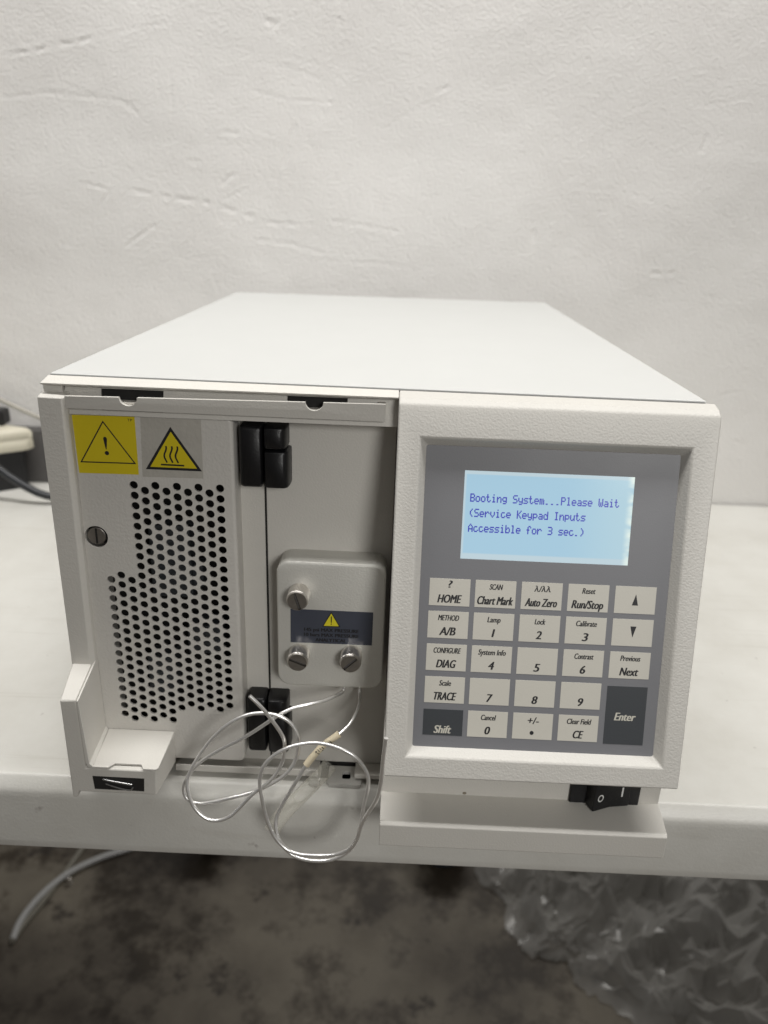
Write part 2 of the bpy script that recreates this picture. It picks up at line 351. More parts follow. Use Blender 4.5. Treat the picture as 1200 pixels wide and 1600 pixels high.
TUBE_B3 = [(114.9,22.0,29.0),(111.9,21.0,23.4),(108.4,20.0,16.5),(104.4,19.0,8.8),(101.4,18.0,1.8),(100.8,16.0,-3.6),(102.8,14.0,-10.1),(108.2,12.0,-15.8),(114.6,11.0,-18.1),(122.9,10.0,-17.7),(130.1,10.0,-15.8),(136.7,10.0,-10.5),(140.5,11.0,-3.6),(142.0,12.0,4.6),(143.0,13.0,13.9),(144.5,14.0,21.9),(144.8,15.0,28.5),(142.4,16.0,34.3),(136.8,16.0,41.2),(128.8,17.0,44.2),(121.3,18.0,45.0),(114.9,18.0,44.4),(108.1,17.0,43.0),(101.3,16.0,39.2),(95.9,15.0,33.1),(94.0,14.0,25.2),(94.9,13.0,17.4),(96.8,12.0,7.1),(100.3,11.0,-3.4),(106.0,10.0,-10.6),(112.8,9.0,-13.1),(121.1,8.0,-12.3),(129.2,8.0,-11.5),(136.3,7.0,-7.1),(140.5,6.0,0.6),(141.9,5.0,8.7),(143.9,4.0,15.4),(146.7,2.0,22.9),(149.2,-1.0,31.2),(150.5,-3.0,40.6),(151.0,-4.0,50.7),(151.4,-5.0,59.4),(152.1,-5.0,67.2)]
DRAIN = [(118.6,40.0,5.8),(111.4,37.0,-1.5),(104.7,30.0,-5.1),(100.6,22.0,-5.9),(98.1,18.0,-8.9)]
DENTS = [([(-213.0,395.0),(-195.0,398.0),(-178.0,401.0),(-163.0,405.0),(-149.0,406.0),(-135.0,410.0),(-119.0,413.0)],4,2.2,1),([(-119.0,413.0),(-92.0,420.0),(-60.0,425.0)],3,0.8,0),([(-218.0,362.0),(-177.0,367.0),(-108.0,362.0),(-94.0,351.0)],4,0.9,0),([(-81.0,411.0),(-82.0,372.0)],3,0.8,0),([(-64.0,387.0),(-64.0,351.0)],3,1.1,0),([(-59.0,382.0),(-59.0,353.0)],2,0.7,0),([(4.0,377.0),(11.0,374.0),(42.0,368.0),(82.0,367.0)],3,1.1,0),([(14.0,397.0),(37.0,395.0),(71.0,385.0)],3,0.8,0),([(37.0,403.0),(71.0,396.0),(91.0,384.0)],3,0.7,0),([(48.0,348.0),(42.0,332.0),(36.0,312.0)],4,1.6,0),([(34.0,337.0),(31.0,291.0)],3,0.7,0),([(-156.0,293.0),(-138.0,290.0),(-127.0,286.0),(-137.0,273.0)],4,1.2,0),([(-108.0,288.0),(-73.0,283.0),(-31.0,279.0),(-1.0,270.0),(29.0,263.0),(62.0,264.0)],5,1.4,1),([(83.0,267.0),(108.0,265.0),(144.0,260.0)],4,0.9,0),([(-116.0,238.0),(-103.0,247.0),(-87.0,258.0)],4,1.5,0),([(-110.0,228.0),(-88.0,245.0)],3,0.8,0),([(-52.0,266.0),(-52.0,238.0)],3,1.0,0),([(10.0,248.0),(41.0,246.0),(74.0,238.0)],4,1.1,0),([(72.0,231.0),(133.0,231.0),(158.0,228.0)],3,0.6,0),([(-19.0,340.0),(-4.0,339.0)],4,1.2,0),([(-53.0,315.0),(-42.0,314.0)],5,1.0,0),([(-21.0,296.0),(-3.0,310.0)],5,1.2,1),([(-19.0,283.0),(-2.0,291.0)],4,1.0,0),([(173.0,377.0),(185.0,383.0)],4,1.3,0),([(129.0,348.0),(151.0,361.0),(169.0,370.0)],3,0.8,0),([(273.0,265.0),(275.0,257.0)],5,2.6,0),([(22.0,429.0),(32.0,427.0),(28.0,423.0)],6,1.5,0),([(86.0,432.0),(91.0,421.0),(96.0,409.0)],4,1.1,1),([(62.0,442.0),(82.0,431.0)],4,0.9,0),([(421.0,352.0),(418.0,338.0)],4,1.4,0),([(478.0,291.0),(484.0,272.0)],4,1.2,0),([(390.0,231.0),(411.0,232.0)],5,1.3,1),([(305.0,409.0),(311.0,393.0)],4,0.8,0),([(397.0,407.0),(400.0,452.0)],3,0.9,0),([(220.0,324.0),(210.0,303.0)],3,0.6,0),([(307.0,306.0),(357.0,302.0),(404.0,287.0)],4,0.5,0),([(-158.0,374.0),(-131.0,364.0),(-96.0,360.0)],3,0.7,0),([(-180.0,238.0),(-168.0,236.0)],4,0.8,0),([(414.0,375.0),(455.0,384.0)],3,0.7,0),([(419.0,304.0),(421.0,310.0)],4,0.9,0),([(315.0,242.0),(318.0,238.0)],4,1.0,0),([(448.0,212.0),(461.0,209.0)],4,1.0,0),([(-129.0,193.0),(-126.0,187.0)],5,1.2,0),([(-34.0,214.0),(-28.0,197.0)],4,1.0,0),([(-183.0,363.0),(-186.0,345.0)],3,0.6,0),([(501.0,70.0),(515.0,64.0)],4,1,0),([(479.0,116.0),(500.0,122.0)],4,1,0),([(95.0,299.0),(98.0,277.0)],3,0.6,0),([(121.0,306.0),(126.0,301.0)],4,0.8,0)]

# ================================================================== SETTING
def struct(o): o['kind'] = 'structure'; return o
# wall with its pressed-in dents and scratches as real relief
def build_wall():
    def axis(lo, a, b, hi, step, coarse):
        v = []; x = lo
        while x < a: v.append(x); x += coarse
        x = a
        while x < b: v.append(x); x += step
        while x < hi: v.append(x); x += coarse
        v.append(hi); return v
    X = axis(-1600, -330, 640, 1900, 1.8, 60); Z = axis(-62, 40, 470, 1500, 1.8, 60)
    import numpy as np
    xx, zz = np.meshgrid(np.array(X), np.array(Z)); dd = np.zeros_like(xx)
    rnd = random.Random(3); strokes = [(s, w_, d_, j, 1.0) for s, w_, d_, j in DENTS]
    for k in range(70):                                            # faint marks that carry on over the rest of the wall
        x, z = rnd.uniform(-320, 620), rnd.uniform(50, 460); a = rnd.uniform(0, math.pi); l = rnd.uniform(3, 26)
        strokes.append(([(x, z), (x+l*math.cos(a), z+l*math.sin(a))], rnd.uniform(1.6, 3.2), rnd.uniform(.15, .5), 0, 1))
    for s, w_, depth, jag, _ in strokes:
        wd = w_*.38; depth *= .66
        for (ax, az), (bx, bz) in zip(s, s[1:]):
            m = (xx > min(ax, bx)-12) & (xx < max(ax, bx)+12) & (zz > min(az, bz)-12) & (zz < max(az, bz)+12)
            px, pz = xx[m]-ax, zz[m]-az; dx, dz = bx-ax, bz-az; L2 = dx*dx+dz*dz+1e-6
            t = np.clip((px*dx+pz*dz)/L2, 0, 1); r = np.hypot(px-t*dx, pz-t*dz)
            side = np.sign(px*dz-pz*dx)
            amp = depth*(.7+.3*np.sin((ax+t*dx)*.9+(az+t*dz)*1.3))
            if jag: q_ = ax+t*dx; amp = depth*.8*np.clip(.35+np.sin(q_*.31+1.2*np.sin(q_*.17))*.6+.5*np.sin(q_*1.13+2*np.sin(q_*.41)), 0, 1)
            else: amp = amp*(.35+.65*np.abs(np.sin((ax+t*dx)*.11+(az+t*dz)*.09)))
            g = amp*np.exp(-(r/wd)**2) - .35*amp*np.exp(-((r-wd*1.7)/wd)**2)
            cur = dd[m]; dd[m] = np.where(np.abs(g) > np.abs(cur), g, cur)
    xs, zs = xx.ravel(), zz.ravel(); yy = dd.ravel().copy()
    for i in range(len(yy)):
        yy[i] += 1.6*noise.noise((xs[i]*.012, 0, zs[i]*.012)) + .25*noise.noise((xs[i]*.05, 3, zs[i]*.05))
    nx, nz = len(X), len(Z)
    verts = [(x*M, (500+y)*M, z*M) for x, y, z in zip(xs, yy, zs)]
    faces = [(r*nx+c, r*nx+c+1, (r+1)*nx+c+1, (r+1)*nx+c) for r in range(nz-1) for c in range(nx-1)]
    me = bpy.data.meshes.new('wall'); me.from_pydata(verts, [], faces); me.materials.append(wall_m)
    me.polygons.foreach_set('use_smooth', [True]*len(faces))
    o = bpy.data.objects.new('wall', me); C.objects.link(o); struct(o)
build_wall()
fb = nb()
for i in range(2): pass
v = [fb.verts.new(p) for p in ((-3000, -3000, -740), (3500, -3000, -740), (3500, 700*1.9, -740), (-3000, 700*1.9, -740))]
fb.faces.new(v); struct(obj('floor', fb, floor_m))
# ================================================================== TABLE
table = thing('folding_table', (500, 265, -740), 'off white plastic table with a rounded front edge that carries the instrument', 'table')
prof = [(497, 0), (47, 0), (42.2, -.05), (41.0, -.35), (40.0, -1.1), (37.2, -5.4), (36.5, -6.6), (36.1, -8.2), (36.0, -11), (34.8, -38), (34.8, -40), (35.6, -43), (38, -44.5), (41, -43), (42, -38), (42, -14), (497, -14)]
t = nb(); R_ = [[t.verts.new((x, y, z)) for y, z in prof] for x in (-820, -400, 0, 400, 800, 1230)]
for a, b in zip(R_, R_[1:]):
    for i in range(len(prof)): j = (i+1) % len(prof); t.faces.new((a[i], a[j], b[j], b[i]))
t.faces.new(R_[0]); t.faces.new(R_[-1][::-1])
o = obj('tabletop', t, table_m, table, smooth=True, angle=40)
for x in (-700, 1110):
    for y in (110, 430):
        l = nb(); tube(l, [(x, y, -14), (x, y, -400), (x, y, -739)], 14, 16); obj('leg', l, darkgrey, table, smooth=True, angle=60)

# ================================================================== INSTRUMENT
inst = thing('lab_detector', (142, 245, 0), 'cream laboratory detector with lit blue screen, keypad and perforated side cover', 'lab instrument')
def P(name, bm, m, parent=inst, **k): return obj(name, bm, m, parent, **k)
# top cover: sheet metal shell
b = nb()
fy = lambda x: 52.4-(x-1)*3.8/280
U = [(1, 28), (1, 205), (282, 205), (282, 28), (280.6, 28), (280.6, 203.8), (2.4, 203.8), (2.4, 28)]
prism(b, [(x-(1 if x > 200 else 0), fy(x), z) for x, z in U], [(x+(1.5 if x < 9 else 0), 438+(x*.045), z) for x, z in U])
box(b, 4, 281, 437, 438, 28, 203.6)
cover = P('top_cover', b, paint, bevel=1.6, seg=4)
b = nb(); prism(b, [(1.8, 49.9, 204.2), (280.4, 46.2, 204.2), (280.4, 50, 204.0), (1.8, 53.6, 204.0)], [(1.8, 49.9, 200), (280.4, 46.2, 200), (280.4, 50, 200), (1.8, 53.6, 200)]); P('cover_gasket', b, mat('gasket_grey', (.05, .05, .048), .6))
# chassis under and behind
b = nb(); box(b, 4, 279, 82, 438, 3, 27.8); P('base_chassis', b, plastic, bevel=1)
for x in (30, 250):
    for y in (70, 400):
        b = nb(); cyl = [[(x+9*math.cos(a*.3927), y+9*math.sin(a*.3927), z) for a in range(16)] for z in (0.05, 3)]
        loft(b, cyl); P('rubber_foot', b, black)

# --- front frame (left half): top strip, pillar, rail, ledge
b = nb()
prism(b, [(1.2, y, z) for y, z in [(41.2, 203.0), (50.3, 204.7), (50.3, 202.2), (46.7, 201.8), (41.8, 202.1)]], [(151.4, y, z) for y, z in [(40.4, 203.0), (48.7, 204.5), (48.7, 202.2), (46.7, 201.8), (41.4, 202.1)]])
P('top_frame', b, plastic, bevel=.35)
b = nb()    # vertical back plate of the channel with its two hook slots
S = curve_mesh([[(10, 190), (151.4, 190), (151.4, 201.6), (10, 201.6)], [(25.4, 192), (51.9, 192), (51.9, 200.7), (25.4, 200.7)], [(104.4, 192), (129.9, 192), (129.9, 200.75), (104.4, 200.75)]], .4)
for vv in S.verts: vv.co = Vector((vv.co.x, 46.0+vv.co.z-max(0, 201-vv.co.y)*.32, vv.co.y))
P('channel_plate', S, plastic)
for x0, x1, z1 in ((25.0, 52.3, 201.2), (104.0, 130.3, 201.2)):
    b = nb(); prism(b, [(x0, 46.6, z1), (x1, 46.6, z1), (x1, 44.2, 192), (x0, 44.2, 192)], [(x0, 49, z1), (x1, 49, z1), (x1, 49, 192), (x0, 49, 192)]); P('slot', b, dark)
# pillar
b = nb()
A = [(.5, 38.8, 197.6), (10.6, 38.8, 197.4), (12.2, 41.0, 197.6), (12.2, 47, 199.6), (.8, 47, 200.2)]
B = [(.6, 38.8, 66), (9.5, 38.8, 66), (11.2, 41.0, 66), (11.2, 47, 66), (.8, 47, 66)]
prism(b, A, B); P('front_pillar', b, plastic, bevel=.5, seg=2)
b = nb(); box(b, 1.5, 9.6, 45, 80, 4, 196); P('side_wall', b, plastic)
b = nb(); box(b, 1.4, 9.5, 43.6, 49, 196, 202.0); P('corner_block', b, plastic, bevel=.3)
# rail with its two half-round finger notches
def rail(x): return 198.2+(x-12)*.0145
def arc(cx, r, n=10): return [(cx+r*math.cos(math.pi-math.pi*k/n)*-1*-1, rail(cx)-r*.92*math.sin(math.pi*k/n)) for k in range(n+1)]
top = [(12, rail(12)), (34.6, rail(34.6))]+arc(38.5, 3.9)+[(42.4, rail(42.4)), (112.6, rail(112.6))]+arc(116.4, 3.8)+[(120.2, rail(120.2)), (146, rail(146))]
ol = top+[(146.2, 192.6), (12, 193.0)]
S = curve_mesh([ol], .95)
for vv in S.verts: vv.co = Vector((vv.co.x, 40.2+vv.co.z+max(0, (196-vv.co.y))*.18, vv.co.y))
P('door_rail', S, plastic, bevel=.35)
b = nb()   # underside of the channel, visible as pale half moons behind the notches
xprism(b, [(41.1, 196.2), (45.8, 196.2), (45.8, 193.0), (44, 193.0), (41.8, 193.4)], 12.4, 142.5); P('channel_floor', b, plastic)
b = nb(); box(b, 142.9, 146.1, 40.8, 46.2, 193, 199.9); P('rail_end', b, plastic, bevel=.3)
# recess: left strip, floor ledge
b = nb(); xprism(b, [(56, 3.2), (56, 191), (60, 191), (60, 3.2)], 78, 92.0); P('inner_panel', b, plastic)
b = nb(); xprism(b, [(60.4, 191.6), (46.6, 191.6), (46.6, 192.4), (60.4, 192.4)], 10, 151.3); P('recess_ceiling', b, plastic)
led = nb()
for x0, x1 in ((45, 118.2), (136.9, 151.0)):
    xprism(led, [(44, 7.6-(x0-45)*.017), (56.2, 3.4), (62, 3.4), (62, -.0+.4), (45, .4+2.4), (44, 3.6)], x0, x1)
P('bottom_ledge', led, plastic, bevel=.4)
b = nb(); xprism(b, [(56.2, 3.3), (62, 3.3), (62, .4), (56.6, .4)], 118.2, 136.9); P('ledge_notch', b, dark)  # back of the notch coloured near-black to stand in for its shade
b = nb(); box(b, 129.8, 135.4, 44.6, 51, .12, .3); box(b, 118.6, 136.6, 47.5, 60, .12, .3); P('drain_shade_patch', b, dark)  # dark sheets on the tabletop, painted shade below the tab hole and between the tabs
# drain hook tabs under the notch
b = nb(); S = curve_mesh([rrect(113.9, 119.3, 40.5, 55, 1)], .8); 
for vv in S.verts: vv.co = Vector((vv.co.x, vv.co.y, 1.2+vv.co.z))
P('drain_tab', S, grey_tab, bevel=.4)
S = curve_mesh([rrect(123.3, 140.4, 40.8, 55, 1.2), rrect(130.4, 134.8, 45.2, 50.5, 1)[::-1]], .8); b.free()
for vv in S.verts: vv.co = Vector((vv.co.x, vv.co.y, 1.2+vv.co.z))
P('drain_tab', S, grey_tab, bevel=.4)

# --- door (flow cell side) with its seam
b = nb(); box(b, 92.7, 151.2, 56.2, 59.5, 3.6, 190.4); P('inner_door', b, plastic, bevel=.3)
b = nb(); box(b, 91.9, 92.75, 55.85, 58, 3.6, 190.2); P('door_seam', b, dark)

# --- perforated lamp cover
rad, px, pz = 1.88, 4.775, 4.95
holes = []
for i in range(12):
    odd = i % 2 == 1; z0 = 158.4 if odd else 155.93
    lo = 34 if i < 6 else 41.5; hi = 115 if i < 3 else 160
    if i == 0 or i == 2: hi = 112
    k = 0
    while z0-k*pz > lo:
        z = z0-k*pz; k += 1
        if z < hi: holes.append((21.8+i*px, z))
    # columns six to eleven stop one row higher
inner = [(13.0, 189.2), (78.4, 189.2)]
def cov(inset):   # outline of the cover, cut away where the bottle tray passes in front of it
    x0, x1, z1, z0 = 9.9+inset, 81.0-inset, 190.9-inset, 10.8+inset; r = max(.4, 3.4-inset); n = 5; Q = []
    for cx, cz, a0 in ((x1-r, z1-r, 0), (x0+r, z1-r, 90), (x0+r, z0+r, 180), (x1-r, z0+r, 270)):
        for k in range(n+1):
            a = math.radians(a0+90*k/n); Q.append((cx+r*math.cos(a), cz+r*math.sin(a)))
    return Q
circ = [[(x+rad*math.cos(-2*math.pi*k/18), z+rad*math.sin(-2*math.pi*k/18)) for k in range(18)] for x, z in holes]
cap_hole = [(17.0+5.3*math.cos(-2*math.pi*k/28), 132.7+5.3*math.sin(-2*math.pi*k/28)) for k in range(28)]
S = curve_mesh([cov(1.5)]+circ+[cap_hole], .5)
for vv in S.verts: vv.co = Vector((vv.co.x, 44.5+vv.co.z, vv.co.y))
loops = []
for k in range(6):
    a = math.radians(90*k/5); loops.append([(x, 44.0+1.5*(1-math.cos(a)), z) for x, z in cov(1.5*(1-math.sin(a)))])
loops.append([(x, 56, z) for x, z in cov(0)])
loft(S, loops, False, False)
lamp_cover = P('perforated_cover', S, sheet_m)
for p_ in lamp_cover.data.polygons: p_.use_smooth = True
lamp_cover.data.set_sharp_from_angle(angle=math.radians(40))
# dark space behind the cover, with the pieces one glimpses through the holes
b = nb(); box(b, 9.7, 78, 76, 80, 4, 190); P('cavity_back', b, dark)
for (x0, x1, y0, y1, z0, z1) in ((35, 55, 60, 72, 95, 133), (30, 44, 58, 70, 40, 62), (48, 60, 62, 72, 100, 112), (52, 70, 56, 70, 66, 82)):
    b = nb(); box(b, x0, x1, y0, y1, z0, z1); P('inner_block', b, innard, bevel=1)
b = nb(); cyl_y(b, 17.0, 132.7, 50, 51, 5.6, 28); P('screw_cup', b, dark)
b = nb(); cyl_y(b, 16.6, 132.6, 45.2, 50.5, 4.25, 32); cs = P('captive_screw', b, nickelface, bevel=.4)
b = nb(); box(b, 16.2, 17.0, 45.0, 45.3, 128.9, 136.3); P('screw_slot', b, dark, cs)
# stickers
b = nb(); prism(b, [(12.2, 43.80, 189.2), (39.1, 43.80, 189.4), (38.9, 43.80, 163.4), (12.6, 43.80, 163.1)], [(12.2, 43.98, 189.2), (39.1, 43.98, 189.4), (38.9, 43.98, 163.4), (12.6, 43.98, 163.1)])
st = P('warning_sticker', b, yellow)
b = nb(); tri_ring(b, [(25.3, 187.2), (13.6, 168.0), (38.2, 168.2)], .55, 43.76); 
sheet_y(b, [(24.7, 179.2), (25.1, 180.0), (25.9, 180.0), (26.4, 179.2), (26.1, 176.5), (25.8, 174.4), (25.4, 174.4), (25.1, 176.5)], 43.76)
sheet_y(b, [(25.75+.95*math.cos(a*.3927), 172.7+.95*math.sin(a*.3927)) for a in range(16)], 43.76)
text_plane('TP', 37.0, 187.3, 2.1, 1.1, lambda x, v: Vector((x, 43.76, v)), bm=b); P('sticker_print', b, blackp, st)
b = nb(); prism(b, [(41.6, 43.84, 189.2), (67.5, 43.84, 189.1), (67.3, 43.84, 162.8), (40.5, 43.84, 162.5)], [(41.6, 43.98, 189.2), (67.5, 43.98, 189.1), (67.3, 43.98, 162.8), (40.5, 43.98, 162.5)])
st = P('hot_surface_sticker', b, clearl)
T2 = [(54.2, 185.6), (42.2, 166.1), (66.9, 166.1)]
b = nb(); Q = tri_ring(b, T2, 1.15, 43.79)
def wave(x): return [(x+.55*math.sin((177.0-z)*.85+.9), z) for z in [177.0-.47*k for k in range(17)]]
for x in (51.3, 53.8, 56.2): stroke_poly(b, wave(x), .75, 43.76)
stroke_poly(b, [(49.0, 168.5), (59.2, 168.4)], .75, 43.76); P('sticker_print', b, blackp, st)
b = nb(); b.faces.new([b.verts.new((q.x, 43.80, q.y)) for q in Q]); P('sticker_triangle', b, yellow, st)

# --- hinges
def hinge(x0, xs, x1, z0, z1, zm):
    b = nb(); L_ = []
    for inset, y in ((0, 56), (0, 47.2), (.5, 45.9), (1.4, 45.2)):
        L_.append([(x, y, z) for x, z in rrect(x0+inset, xs-.25-inset*.4, z0+inset, z1-inset, 1.4, 3)])
    loft(b, L_); h = P('hinge', b, black, smooth=True, angle=50)
    for za, zb, dx in ((z0, zm-.25, 1.0), (zm+.25, z1-.3, 0)):
        b = nb(); L_ = []
        for inset, y in ((0, 56), (0, 50), (.35, 47.2), (1.1, 45.6), (2.2, 44.9)):
            L_.append([(x, y, z) for x, z in rrect(xs+.3+inset*.5, x1+dx-inset, za+inset*.3, zb-inset*.3, 1.0, 3)])
        loft(b, L_); P('hinge_knuckle', b, black, h, smooth=True, angle=50)
hinge(83.0, 93.2, 103.6, 158.8, 187.0, 176.4)
hinge(82.4, 92.2, 102.6, 16.4, 48.2, 38)

# --- flow cell plate with thumb screws
b = nb(); L_ = []
for inset, y in ((0, 56.3), (0, 43.4), (.2, 42.7), (.65, 42.2), (1.3, 42.0)):
    L_.append([(x, y, z) for x, z in rrect(98.9+inset, 149.2-inset, 59.2+inset, 125.4-inset, 6-inset*.8, 7)])
loft(b, L_); plate = P('cell_plate', b, plate_m, smooth=True, angle=50)
b = nb(); prism(b, [(105.3, 41.82, 101.3), (143.8, 41.82, 101.2), (143.7, 41.82, 83.6), (105.2, 41.82, 83.5)], [(105.3, 41.98, 101.3), (143.8, 41.98, 101.2), (143.7, 41.98, 83.6), (105.2, 41.98, 83.5)])
P('pressure_label', b, navy, plate)
b = nb(); tri = [(124.3, 99.9), (120.8, 93.1), (127.9, 93.2)]; b.faces.new([b.verts.new((x, 41.80, z)) for x, z in tri]); P('label_triangle', b, mat('bright_yellow_print', (.75, .66, .03), .4), plate)
b = nb(); tri_ring(b, [(124.3, 100.6), (120.1, 92.7), (128.6, 92.8)], .38, 41.78); stroke_poly(b, [(124.35, 98.2), (124.35, 94.9)], .5, 41.78); stroke_poly(b, [(124.35, 94.5), (124.35, 93.9)], .5, 41.78)
fl = lambda x, v: Vector((x, 41.79, v))
text_plane('145 psi MAX PRESSURE', 124.5, 90.0, 25.6, 1.75, fl, bold=.13, bm=b)
text_plane('10 bars MAX PRESSURE', 124.5, 87.3, 25.8, 1.75, fl, bold=.13, bm=b)
text_plane('ANALYTICAL', 124.2, 84.6, 14.4, 1.75, fl, bold=.13, bm=b); P('label_print', b, mat('label_black_print', (.002, .002, .002), .7), plate)
for cx, cz, ang in ((109.5, 109.8, -73), (109.5, 77.9, -22), (134.1, 78.3, 45)):
    n = 96; b = nb(); r0, r1 = 5.05, 4.8
    ring = lambda y, k0: [(cx+((r0 if k % 2 else r1)+k0)*math.cos(2*math.pi*k/n), y, cz+((r0 if k % 2 else r1)+k0)*math.sin(2*math.pi*k/n)) for k in range(n)]
    flat = lambda y, r: [(cx+r*math.cos(2*math.pi*k/n), y, cz+r*math.sin(2*math.pi*k/n)) for k in range(n)]
    loft(b, [flat(42.1, 4.7), ring(41.8, 0), ring(34.6, 0), flat(34.0, 4.72), flat(33.2, 4.45), flat(33.2, 4.2)], True, False)
    sc_ = P('thumb_screw', b, chrome)
    # slotted face: two half discs with a sunk slot between them
    b = nb(); a = math.radians(ang); ux, uz = math.cos(a), math.sin(a)
    for sgn in (-1, 1):
        off = math.asin(.62/4.2); pts = [(4.2*math.cos(off+(math.pi-2*off)*k/20), sgn*4.2*math.sin(off+(math.pi-2*off)*k/20)) for k in range(21)]
        w3 = lambda p, y: (cx+p[0]*ux-p[1]*uz, y, cz+p[0]*uz+p[1]*ux)
        if sgn < 0: pts = pts[::-1]
        prism(b, [w3(p, 33.25) for p in pts], [w3(p, 35) for p in pts])
    P('screw_face', b, nickelface, sc_)
    b = nb(); cyl_y(b, cx, cz, 34.7, 36, 4.4, 24); P('screw_slot', b, darkgrey, sc_)

# --- bottle tray bracket at lower left
b = nb()
F = [(2.8, 18, 62.0), (2.8, 18, 6.7), (5.0, 18, 6.7), (6.2, 18, 10.3), (43.6, 18, 10.3), (44.4, 18, 24.6), (10.9, 18, 24.6), (10.3, 18, 62.6)]
G = [(.7, 39.5, 68.6), (.7, 44, 4), (3, 44, 4), (6, 44, 9), (45.6, 44, 9), (46.0, 44, 26.6), (10.7, 44, 26.6), (10.0, 39.5, 68.6)]
prism(b, F, G); P('tray_bracket', b, plastic, bevel=.9, seg=3)
# thin liner: vertical cheek and shelf with a notched front edge
b = nb()
prism(b, [(10.6, 17.6, 62.4), (11.5, 17.6, 62.5), (13.0, 17.6, 27.6), (14.6, 17.6, 26.0), (14.6, 17.6, 25.1), (12.4, 17.6, 25.1), (11.2, 17.6, 28)],
      [(10.3, 43.8, 69.6), (11.3, 43.8, 69.6), (11.5, 43.8, 29.6), (12.7, 43.8, 28.0), (12.7, 43.8, 27.0), (11.2, 43.8, 27.0), (10.3, 43.8, 30)])
P('tray_cheek', b, plastic, bevel=.25)
lo_ = [(12.8, 43.8), (46.0, 43.8), (45.3, 19.0), (44.4, 17.6), (38.2, 17.6), (36.6, 20.4), (24.0, 20.4), (21.6, 17.6), (14.5, 17.6)]
zf = lambda y: 25.3+(y-17.6)*.075
b = nb(); prism(b, [(x, y, zf(y)+.75) for x, y in lo_], [(x, y, zf(y)-.25) for x, y in lo_]); P('tray_shelf', b, plastic, bevel=.3)
b = nb(); prism(b, [(13.6, 17.9, 20.2), (38.3, 17.9, 20.0), (37.7, 17.9, 12.4), (14.0, 17.9, 12.6)], [(13.6, 18.2, 20.2), (38.3, 18.2, 20.0), (37.7, 18.2, 12.4), (14.0, 18.2, 12.6)]); lt = P('latch_slot', b, dark)
b = nb(); tube(b, catmull([(18.6, 18.0, 18.4), (22, 17.3, 18.3), (27, 17.0, 17.7), (32.6, 16.9, 16.9)], 4), .55, 8)
tube(b, catmull([(19.6, 18.0, 15.9), (23, 17.2, 15.4), (28, 16.9, 14.2), (31.6, 16.8, 13.9), (32.8, 16.9, 15.2)], 4), .42, 8); P('latch_spring', b, mat('latch_metal', (.5, .5, .5), .25, metal=.9), lt, smooth=True, angle=70)

# --- control bezel
xr = lambda z: 281.1+(z-42.7)/156.1*2.9
b = nb()
hull = [(36.5, 198.8), (37.6, 201.3), (40.6, 203.2), (48.6, 204.5), (58, 199), (58, 42.7), (0, 42.7)]
# back hull without its front face
lv = [b.verts.new((151.5, y if z < 204 else 48.6, z)) for y, z in hull]; rv = [b.verts.new((xr(z), y if z < 204 else 46.2, z)) for y, z in hull]
b.faces.new(lv); b.faces.new(rv[::-1])
for i in range(len(hull)-1): b.faces.new((lv[i], lv[i+1], rv[i+1], rv[i]))
bo = [(161.0, 188.1), (273.3, 188.1), (273.3, 52.3), (161.0, 52.3)]; bi = [(164.0, 183.9), (270.3, 183.9), (270.3, 54.1), (164.0, 54.1)]
fo = [lv[0], rv[0], rv[-1], lv[-1]]
vo = [b.verts.new(face(x, z)) for x, z in bo]; vi = [b.verts.new(face(x, z, 5.2)) for x, z in bi]
for i in range(4):
    j = (i+1) % 4; b.faces.new((fo[i], fo[j], vo[j], vo[i])); b.faces.new((vo[i], vo[j], vi[j], vi[i]))
bmesh.ops.recalc_face_normals(b, faces=b.faces)
P('control_bezel', b, bezel_m, bevel=.9, seg=3, angle=20)
# lower front with its lip
b = nb(); box(b, 151.0, 282.8, 20, 82, 3.2, 43.5); P('lower_front', b, plastic, bevel=.6)
b = nb(); pr = [(21, 17.2), (21, 3.0), (1.0, 3.0), (0, 3.8), (0, 15.6), (1.2, 16.6)]
prism(b, [(150.8, y, z) for y, z in pr], [(281.0+min(y, 20)*.1, y, z) for y, z in pr]); P('front_lip', b, plastic, bevel=.5, seg=3, angle=20)
b = nb(); b.faces.new([b.verts.new((190.6+.95*math.cos(a*.3927)*(1+.15*math.sin(a*2.3)), 19.97, 18.3+.8*math.sin(a*.3927))) for a in range(16)]); P('grime_spot', b, mat('brown_grime', (.22, .19, .14), .7))
# --- keypad overlay with a window for the screen
def fprism(bm, poly, t0, t1): return prism(bm, [face(x, z, t0) for x, z in poly], [face(x, z, t1) for x, z in poly])
S = curve_mesh([[(163.9, 54.0), (270.4, 54.0), (270.4, 184.0), (163.9, 184.0)], [(180.6, 137.2), (180.6, 174.2), (252.2, 174.2), (252.2, 137.2)]], .12)
for vv in S.verts: vv.co = face(vv.co.x, vv.co.y, 5.05+vv.co.z)
P('keypad_overlay', S, panel_m)
